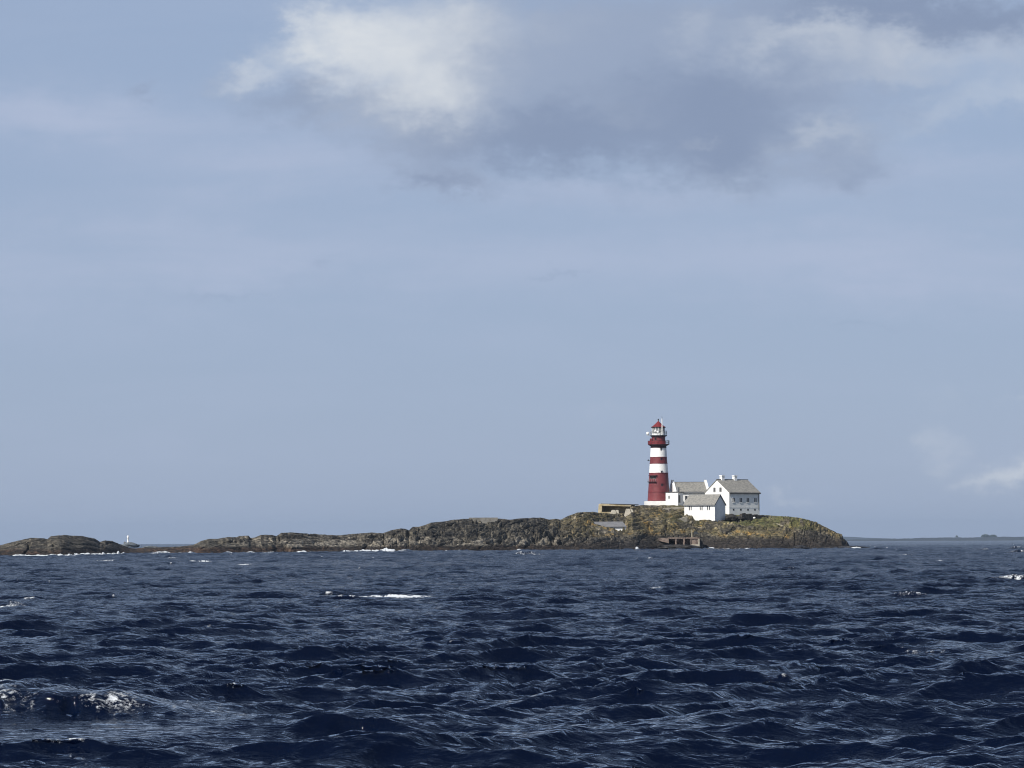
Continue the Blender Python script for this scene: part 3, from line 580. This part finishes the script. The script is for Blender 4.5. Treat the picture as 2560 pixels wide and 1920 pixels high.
# shed in front
D2 = 1012.0; c2 = P(1787.2, 1303, D2); Ls, Ws, Hs_, Rs = 10.1, 7.0, 4.95, 2.8; th = R(-30)
oc2 = Vector(c2)-Vector((math.cos(th)*Ls, math.sin(th)*Ls, 0))
h2 = thing('outbuilding', 'white outbuilding with pale slate roof, standing lowest in front of the largest house', 'house', oc2, -30)
gable_body(MB(), Ls, Ws, -3.0, Hs_, Rs).build('wall', M['white_shed'], h2)
rf2 = gable_roof(Ls, Ws, Hs_, Rs, .3, .18).build('roof', M['slate'], h2)
MB().box(-.18, Ls+.18, -.42, -.31, Hs_-.34, Hs_-.06).build('gutter', M['trim'], rf2)
bgb = MB(); sl = Rs/(Ws/2)
for f in (lambda y: y, lambda y: Ws-y):
    pts = [(f(-.3), Hs_-.3*sl-.22), (f(Ws/2), Hs_+Rs-.24), (f(Ws/2), Hs_+Rs+.02), (f(-.3), Hs_-.3*sl+.02)]
    if f(0) != 0: pts = pts[::-1]
    bgb.prism_x(pts, Ls+.01, Ls+.17)
bgb.build('bargeboard', M['trim'], rf2)
for cx_ in (2.0, 5.6, 8.05):
    for o_ in (-.3, .3): 
        f = window(h2, 'y', cx_+o_, 3.95, .2, 1.05, 0, -1, M['gframe'], False, .05)
MB().box(-.03, Ls+.03, -.03, Ws+.03, 1.55, 1.62).build('string_course', M['white_shed'], h2)
# low wing between lighthouse and main house
D3 = 1043.0; c3 = P(1688, 1262, D3); La, Wa, Ha, Ra = 10.3, 7.0, 4.0, 2.75
h3 = thing('middle_house', 'white house with raised white gable parapets between the lighthouse and the largest house', 'house', c3, 10)
gable_body(MB(), La, Wa, -2.0, Ha, Ra).build('wall', M['white'], h3)
rf3 = gable_roof(La-.7, Wa, Ha, Ra, .3, -.0).build('roof', M['slate'], h3); rf3.location.x = .35
MB().box(0, La-.7, Wa/2-.15, Wa/2+.15, Ha+Ra+.14, Ha+Ra+.3).build('ridge', M['ridge'], rf3)
MB().box(0, La-.7, -.36, -.31, Ha-.45, Ha-.02).build('fascia', M['trim'], rf3)
for x0 in (-.35, La-.35):
    q = MB(); e = .55; sl = Ra/(Wa/2)
    q.prism_x([(-.35, Ha-1.0), (Wa+.35, Ha-1.0), (Wa+.35, Ha-.35*sl+e), (Wa/2+.45, Ha+Ra+e), (Wa/2+.45, Ha+Ra+e+.35), (Wa/2-.45, Ha+Ra+e+.35), (Wa/2-.45, Ha+Ra+e), (-.35, Ha-.35*sl+e)], x0, x0+.7)
    q.build('gable_parapet', M['white'], h3)
window(h3, 'y', 3.45, 2.1, .65, 1.1, 0, -1, M['gframe'], False, .06)
# flat-roofed link against the tower
D4 = 1036.5; c4 = P(1694.8, 1254, D4); Ll, Wl, Hl = 4.15, 3.4, 2.75; oc4 = Vector(c4)-Vector((math.cos(th)*Ll, math.sin(th)*Ll, 0))
h4 = thing('entrance_annex', 'small white flat-roofed annex built against the foot of the lighthouse', 'annex', oc4, -30)
MB().box(0, Ll, 0, Wl, -1.2, Hl).build('wall', M['white'], h4)
MB().box(-.1, Ll+.2, -.15, Wl+.4, Hl+.003, Hl+.2).build('roof', M['ridge'], h4)
window(h4, 'y', 1.15, 1.4, .34, .8, 0, -1, M['gframe'], False, .04)
dr = MB().box(Ll+.003, Ll+.06, .45, 1.55, -.3, 1.95).build('door', M['paledoor'], h4)
MB().box(.95, 1.55, .5, 1.2, Hl+.2, Hl+1.6).build('roof_vent', M['trim'], h4)
for v_ in h4.children: 
    if v_.name.startswith('roof_vent'): v_.location = (1.9, 1.2, 0)

# ------------------------------------------------------------ gun shelter on the crest
D5 = 1030.0; c5 = P(1494, 1281, D5); s5 = D5/F
gs = thing('concrete_shelter', 'yellowish concrete shelter with wide dark opening on the crest left of the lighthouse', 'bunker', c5, -14)
wb_ = MB(); Wd = 84*s5; Hh = 21.5*s5
wb_.hull8([(0, 0, -1.2), (1.35, -.6, -1.2), (1.35, 6, -1.2), (-.2, 6, -1.2)], [(.25, .5, Hh), (1.3, .1, Hh), (1.3, 6, Hh), (.1, 6, Hh)])
wb_.box(1.35, Wd, 4.4, 4.8, -1.2, Hh-.35)
wb_.hull8([(Wd, 0, -1), (Wd+1.0, .3, -1), (Wd+1, 6, -1), (Wd, 6, -1)], [(Wd-.3, .8, Hh-.7), (Wd+1, .8, Hh-.7), (Wd+1, 6, Hh-.7), (Wd-.3, 6, Hh-.7)])
wb_.build('wall', M['conc'], gs)
MB().hull8([(1.32, .15, Hh-.6), (Wd+.1, .35, Hh-.85), (Wd+.1, 6, Hh-.85), (1.32, 6, Hh-.6)], [(1.32, .15, Hh+.02), (Wd+.1, .35, Hh-.25), (Wd+.1, 6, Hh-.25), (1.32, 6, Hh+.02)]).build('roof_slab', M['conc'], gs)
MB().box(1.0, Wd+1.1, .2, 6.2, Hh-.10, Hh+.12).build('roof_cap', M['stonewall'], gs).rotation_euler = (0, R(1.7), 0)
MB().box(1.4, 4.2, -.3, .3, -1.2, .12).build('sill', M['conc'], gs)
def slab(label, pts, D, thick, m_, name='concrete_slab', cat='slab', lean=1.5, group=None):
    """leaning plate: outline in photograph pixels, top edge leaning back, real thickness"""
    ys = [p[1] for p in pts]; y0, y1 = min(ys), max(ys); v = []
    for (a, b_) in pts: v.append(P(a, b_, D+lean*(y1-b_)/(y1-y0)))
    base = Vector((sum(p.x for p in v)/len(v), D, min(p.z for p in v))); n = len(v)
    vv = [p-base for p in v]+[p-base+Vector((0, thick, -.2)) for p in v]
    o_ = MB().raw(vv, [tuple(range(n)), tuple(range(2*n-1, n-1, -1))]+[(i, n+i, n+(i+1) % n, (i+1) % n) for i in range(n)]).build(name, m_)
    o_.location = base; return tag(o_, label, cat, group)
slab('pale trapezoid concrete slab leaning before the dark opening of the shelter', [(1529, 1275), (1538, 1275), (1543, 1287.5), (1525, 1287)], 1018, .5, M['conc2'])
slab('narrow pale concrete slab just right of the trapezoid slab before the opening', [(1539.5, 1275), (1546, 1275.2), (1548, 1288), (1544.5, 1287.5)], 1018, .5, M['conc2'])
slab('largest pale concrete slab sloping down the rock right of the shelter', [(1565, 1272), (1574, 1272), (1581, 1291), (1575, 1297), (1560, 1290), (1563, 1278)], 1014, .6, M['conc2'])
slab('thin pale concrete strip beside the largest slab right of the shelter', [(1575.5, 1271.5), (1581, 1274), (1587, 1291), (1583.5, 1292)], 1014.4, .6, M['conc2'])
ar = MB(); 
for i in range(14):
    a, b_ = R(200+i*10.5), R(210.5+i*10.5); ro, ri = 1.0, .78
    ar.hull8([(ri*math.cos(a), -.3, ri*math.sin(a)), (ro*math.cos(a), -.3, ro*math.sin(a)), (ro*math.cos(a), .3, ro*math.sin(a)), (ri*math.cos(a), .3, ri*math.sin(a))],
             [(ri*math.cos(b_), -.3, ri*math.sin(b_)), (ro*math.cos(b_), -.3, ro*math.sin(b_)), (ro*math.cos(b_), .3, ro*math.sin(b_)), (ri*math.cos(b_), .3, ri*math.sin(b_))])
aro = ar.build('gun_ring', M['stonewall']); aro.location = P(1554, 1281, 1018); tag(aro, 'dark curved concrete ring between the pale slabs under the shelter', 'gun ring')

# ------------------------------------------------------------ low store sunk in the rock
D6 = 985.0; s6 = D6/F; c6 = P(1566, 1331, D6)
st = thing('stone_store', 'low stone store with long plain grey roof half hidden by rock below the shelter', 'store', c6, 8)
Lr = 84*s6
MB().box(-Lr, 0, 0, 5.2, -2.0, 1.55).build('wall', M['white_shed'], st)
rs = MB(); rs.hull8([(-Lr-.2, -.35, 1.50), (.1, -.35, 1.55), (-.6, 3.0, 3.0), (-Lr+.2, 3.0, 2.95)], [(-Lr-.2, -.35, 1.66), (.1, -.35, 1.71), (-.6, 3.0, 3.16), (-Lr+.2, 3.0, 3.11)])
rs.hull8([(-Lr+.2, 3.0, 2.95), (-.6, 3.0, 3.0), (.1, 5.6, 1.55), (-Lr-.2, 5.6, 1.5)], [(-Lr+.2, 3.0, 3.11), (-.6, 3.0, 3.16), (.1, 5.6, 1.71), (-Lr-.2, 5.6, 1.66)])
rs.build('roof', M['slate2'], st)

# ------------------------------------------------------------ landing quay
D7 = 980.0; s7 = D7/F; c7 = P(1672, 1366, D7)
qy = thing('landing_quay', 'weathered concrete landing quay with three dark bays at the waterline', 'quay', c7, 0)
X7 = lambda p: (p-1672)*s7
Z7 = lambda y: (1366-y)*s7
MB().box(X7(1672), X7(1749), 0, 6, Z7(1347), Z7(1343.6)).build('deck', M['concg'], qy)
MB().hull8([(X7(1648), .3, Z7(1352)), (X7(1672), .3, Z7(1358)), (X7(1672), 6, Z7(1358)), (X7(1648), 6, Z7(1352))], [(X7(1648), .3, Z7(1344.5)), (X7(1672), .3, Z7(1345)), (X7(1672), 6, Z7(1345)), (X7(1648), 6, Z7(1344.5))]).build('ramp', M['concg'], qy)
for a, b_ in ((1688, 1691.5), (1708, 1712), (1726, 1728.5)):
    MB().box(X7(a), X7(b_), .05, 1.2, -2.5, Z7(1347)).build('pier', M['concg'], qy)
MB().box(X7(1728.5), X7(1749), .25, 6, -2.5, Z7(1347)).build('end_block', M['concg'], qy)
ef = MB(); ef.box(X7(1745.5), X7(1749), .02, .25, -1, Z7(1347)); ef.box(X7(1728.5), X7(1745.5), .02, .25, -.1, Z7(1361)); ef.build('end_block_rib', M['conc2'], qy)
MB().box(X7(1672), X7(1728), 4.4, 4.9, -2.5, Z7(1347)).build('back_wall', M['concg'], qy)
MB().box(X7(1749), X7(1758), 2.6, 7, -2.5, Z7(1345)).build('shaded_end', M['stonewall'], qy)  # shaded side of the end block, its shade put into a dark material
po = MB(); pz = P(1729.5, 1343.6, D7+2)
po.box(-.16, .16, -.16, .16, -.1, 2.2); pst = po.build('mooring_post', M['wood']); pst.location = pz; tag(pst, 'slim weathered post standing on the deck of the landing quay', 'post')
wh = MB().hull8([(-.75, 0, 0), (.95, 0, 0), (.95, 1, 0), (-.75, 1, 0)], [(-.65, .1, .8), (.2, .1, .7), (.2, .9, .7), (-.65, .9, .8)]).build('winch_cover', M['dark']); wh.location = P(1741, 1335.5, D7+5); tag(wh, 'dark wedge-shaped cover on the rock just above the quay post', 'cover')

# ------------------------------------------------------------ retaining wall, slab on the skyline, boulders, pole, paths
rw = MB(); cw = P(1855, 1299, 1017); 
cx_w = 11.2
rwv = []
for i in range(13):
    x0 = i*cx_w/13; hh = 1.75+.18*math.sin(i*2.1)+.1*((i*7) % 3)-.035*i
    rw.box(x0+.01, x0+cx_w/13-.01, .05*((i*5) % 3), .95, -2.2, hh-.35*(i/13)); 
rw = rw.build('retaining_wall', M['stonewall']); rw.location = cw; rw.rotation_euler = (0, 0, R(42)); tag(rw, 'dark dry stone wall along the foot of the largest house', 'wall')
D8 = 972.0; slv = MB().box(0, 72*D8/F, 0, 3, -1.2, .5).build('concrete_platform', M['platform']); slv.location = P(1172, 1298.5, D8-3); tag(slv, 'long flat concrete platform on the skyline of the dark middle rocks', 'platform')
def boulder(name, label, cat, px, py, D, rx, ry, rz_, m_, seed, group=None, sub=4):
    me = bpy.data.meshes.new(name); bm_v = []
    import bmesh
    bm = bmesh.new(); bmesh.ops.create_icosphere(bm, subdivisions=sub, radius=1)
    V = np.array([v.co[:] for v in bm.verts]); n = fbm(V[:, 0]*1.5+seed, V[:, 1]*1.5+V[:, 2]*1.7, seed, 4); a, b_, ci = worley(V[:, 0]*1.2+seed*3.1, V[:, 2]*1.2+V[:, 1], seed)
    k = 1+.28*n+.25*(ci-.5)
    for v, kk_ in zip(bm.verts, k): v.co = Vector((v.co.x*rx*kk_, v.co.y*ry*kk_, v.co.z*rz_*kk_))
    bm.to_mesh(me); bm.free(); o_ = link(name, me, m_); o_.location = P(px, py, D); return tag(o_, label, cat, group)
boulder('boulder', 'huge black rock at the foot of the largest house, right of the outbuilding', 'boulder', 1829, 1295, 1016, 1.9, 1.6, 1.1, M['drock'], 3)
boulder('boulder', 'dark rounded rock wedged between the huge black rock and the dry stone wall', 'boulder', 1850, 1297, 1018, 1.5, 1.3, .75, M['drock'], 8)
boulder('boulder', 'yellowish boulder, leftmost of three in the grass below the black rock', 'boulder', 1812, 1310.5, 1007, .5, .5, .42, M['yrock'], 12, 'three boulders in the grass', 3)
boulder('boulder', 'yellowish boulder, middle of three in the grass below the black rock', 'boulder', 1821, 1310, 1007, .46, .5, .38, M['yrock'], 15, 'three boulders in the grass', 3)
boulder('boulder', 'yellowish boulder, rightmost of three in the grass below the black rock', 'boulder', 1830, 1309, 1007, .46, .5, .38, M['yrock'], 19, 'three boulders in the grass', 3)
boulder('boulder', 'tilted pale yellow boulder alone in the grass under the outbuilding corner', 'boulder', 1791, 1322, 1000, .6, .5, .42, M['yrock'], 22, None, 3)
boulder('boulder', 'small white stone on the green slope under the dry stone wall', 'boulder', 1886, 1295, 1017, .35, .3, .28, M['white_shed'], 25, None, 3)
lgp = MB(); a_, b_ = P(1942, 1309.5, 1012), P(1972, 1321, 1006); lgp.rod((0, 0, 0), b_-a_, .17, 8, .13); lgo = lgp.build('driftwood_log', M['wood']); lgo.location = a_; tag(lgo, 'long pale log lying down the green slope near the right cliff', 'log')
def strip(pts, width, name, m_, lift=.25):
    v = []; n = len(pts)
    for (a, y_, D) in pts: v.append(P(a, y_, D)+Vector((0, -width/2, -.05))); 
    v2 = [p+Vector((0, width, .12)) for p in v]; v3 = [p-Vector((0, 0, 1.4)) for p in v]
    f = [(i, i+1, n+i+1, n+i) for i in range(n-1)]+[(2*n+i, 2*n+i+1, i+1, i) for i in range(n-1)]
    o_ = MB().raw(v+v2+v3, f).build(name, m_); return tag(o_, kind='structure')
strip([(1660, 1305, 1007), (1680, 1301, 1008), (1700, 1295.5, 1009.5), (1718, 1291.5, 1010.5)], 2.0, 'path', M['conc2'])
strip([(1643, 1276.5, 1025), (1662, 1270.5, 1027), (1690, 1269, 1028), (1714, 1267.5, 1029)], 1.6, 'path', M['conc2'])
# reefs awash off the right-hand end
for (px, py, D, rx, rz_, sd, lb) in [(2128, 1369.5, 1000, 4.6, .55, 31, 'low wet reef awash beyond the right end of the island'), (2075, 1371, 985, 2.6, .5, 35, 'small dark reef awash close under the right cliff'),
                                     (2000, 1370, 984, 2.4, .7, 36, 'black wet rock at the foot of the cliff, left of the small reef'), (1700, 1369, 966, 6.5, .9, 39, 'long humped black reef in front of the quay bays')]:
    boulder('reef', lb, 'reef', px, py, D, rx, 2.5, rz_, M['wrock'], sd)

# ------------------------------------------------------------ far beacon, far coast
D9 = 1650.0; s9 = D9/F; c9 = P(320, 1359.5, D9); zsea = -D9*D9/(2*RE)
boulder('skerry', 'hazy grey islet under the white beacon in the gap of the left rocks', 'islet', 322, 1366, D9, 4.8, 5, 1.8, M['bluegrey'], 41)
bcn = thing('beacon', 'slim white beacon tower on the far islet at the left', 'beacon', c9)
MB().lathe([(2.5*s9, -.3), (2.3*s9, 6*s9), (2.0*s9, 13*s9), (2.5*s9, 13.5*s9), (2.5*s9, 19*s9), (1.6*s9, 20.5*s9)], 16).build('tower_shaft', M['white'], bcn, True)
MB().lathe([(4*s9, -1.2), (3.2*s9, .1)], 12).build('base', M['bluegrey'], bcn)
MB().rod((0, 0, 20.5*s9), (0, 0, 22.8*s9), .07, 6).build('lamp_mount', M['dark'], bcn)
hb = thing('beacon_hut', 'small grey hut left of the white beacon on the far islet', 'hut', P(312.3, 1362, D9+1))
MB().box(-.55, .55, -.5, .5, -.8, 1.0).build('wall', M['bluegrey'], hb); MB().prism_y([(-.65, 1.0), (.65, 1.0), (0, 1.6)], -.6, .6).build('roof', M['trim'], hb)
boulder('skerry', 'low pale distant skerry just right of the white beacon', 'islet', 375, 1369, 1500, 3.4, 3, .8, M['bluegrey'], 43)
# coast
DC = 11500.0
COAST = [(1700, 1356), (1950, 1354), (2060, 1351.5), (2120, 1349.3), (2160, 1347.5), (2205, 1346), (2240, 1347), (2290, 1345.3), (2350, 1344.2), (2400, 1343.4), (2460, 1343.4), (2530, 1342), (2600, 1341.5), (2900, 1340), (3400, 1345)]
cpx = np.arange(1700, 3400, 3.0); cy = it(COAST, cpx)-.55*np.abs(vn(cpx/9, cpx*0, 3))-.35*vn(cpx/3.3, cpx*0+5, 4)
ct = np.linspace(0, 1, 26); CT, CPX = np.meshgrid(ct, cpx, indexing='ij')
CYd = DC+CT*2600; CXd = (CPX-1280)/F*CYd; curv = -(CXd**2+CYd**2)/(2*RE)
hc = EYE+tanE(cy, cpx)*(DC+.45*2600)+ (DC+1170)**2/(2*RE)
cprof = np.where(CT < .45, np.clip(CT/.45, 0, 1)**.6, 1-.6*(CT-.45)/.55)
CZ = curv-2+(hc+2)[None]*cprof+vn(CXd/60, CYd/200, 9)*1.2
cm = grid_mesh('coast', np.stack([CXd, CYd, CZ], -1), len(ct), len(cpx)); 
co = link('coast', cm, mat('coast_land', (.014, .017, .019), .9, 0, .004, col2=(.024, .028, .028))); tag(co, kind='structure')
ct2 = MB()
hx = np.arange(1500, 2500, 12.0)
D10 = 17000.0; hp = it([(1500, 1356), (1900, 1352), (2040, 1343), (2080, 1341), (2130, 1342.3), (2180, 1345), (2260, 1348), (2500, 1352)], hx)+.3*vn(hx/30, hx*0, 6)
ct = np.linspace(0, 1, 14); CT, CPX = np.meshgrid(ct, hx, indexing='ij'); CYd = D10+CT*2500; CXd = (CPX-1280)/F*CYd
hh = EYE+tanE(hp, hx)*(D10+1250); base = -D10**2/(2*RE)-3
CZ = base+(hh-base)[None]*np.sin(np.pi*CT)**.7
fm2 = grid_mesh('hills', np.stack([CXd, CYd, CZ], -1), len(ct), len(hx)); fo2 = link('hills', fm2, bpy.data.materials['coast_land']); tag(fo2, kind='structure')
def grove(label, px, D, wpx, top, name='tree', seed=1):
    s_ = D/F; base = P(px, 1343.5, D); tr_ = thing(name, label, 'tree', base)
    hgt = (1343.5-top)*s_; rg = random.Random(seed); mb = MB(); rad = wpx*s_/2
    for i in range(420):
        a = rg.random()*6.283; rr = rad*math.sqrt(rg.random()); z = hgt*(.25+.75*rg.random()*math.sqrt(max(0, 1-(rr/rad)**2))); c = Vector((rr*math.cos(a), rr*math.sin(a), z)); q = rad*.16
        n = Vector((rg.uniform(-1, 1), rg.uniform(-1, 1), rg.uniform(-1, 1))).normalized(); u_ = n.orthogonal().normalized()*q; w_ = n.cross(u_)
        mb.raw([c-u_-w_, c+u_-w_*.8, c+u_*.9+w_, c-u_*.7+w_], [(0, 1, 2, 3)])
    mb.build('crown', M['leaf'], tr_)
    MB().rod((0, 0, -3), (0, 0, hgt*.5), rad*.09, 6, rad*.04).build('trunk', M['wood'], tr_)
M['leaf'] = mat('foliage', (.045, .06, .025), .9, .3, .2)
DD = DC+1150
grove('left rounded tree clump of the pair on the distant coast', 2464, DD, 20, 1336.5, seed=2)
grove('right flatter tree clump of the pair on the distant coast', 2483, DD, 17, 1337.3, seed=5)
grove('small pointed lone tree on the distant coast left of the pair', 2392, DD, 6, 1338.5, seed=9)

# ------------------------------------------------------------ air
hz = MB().box(-9000, 14000, -6000, 21000, -75, 105)
hm = bpy.data.materials.new('haze_air'); hm.use_nodes = True; t = NT(hm.node_tree); t.n.clear()
pvn = t.new('ShaderNodeVolumePrincipled'); o = t.new('ShaderNodeOutputMaterial'); t.l.new(pvn.outputs[0], o.inputs['Volume'])
pvn.inputs['Color'].default_value = (.62, .78, 1, 1); pvn.inputs['Density'].default_value = 3.5e-5; pvn.inputs['Anisotropy'].default_value = 0.2
HAZE = True
if HAZE:
    ho = hz.build('haze', hm); tag(ho, kind='stuff')
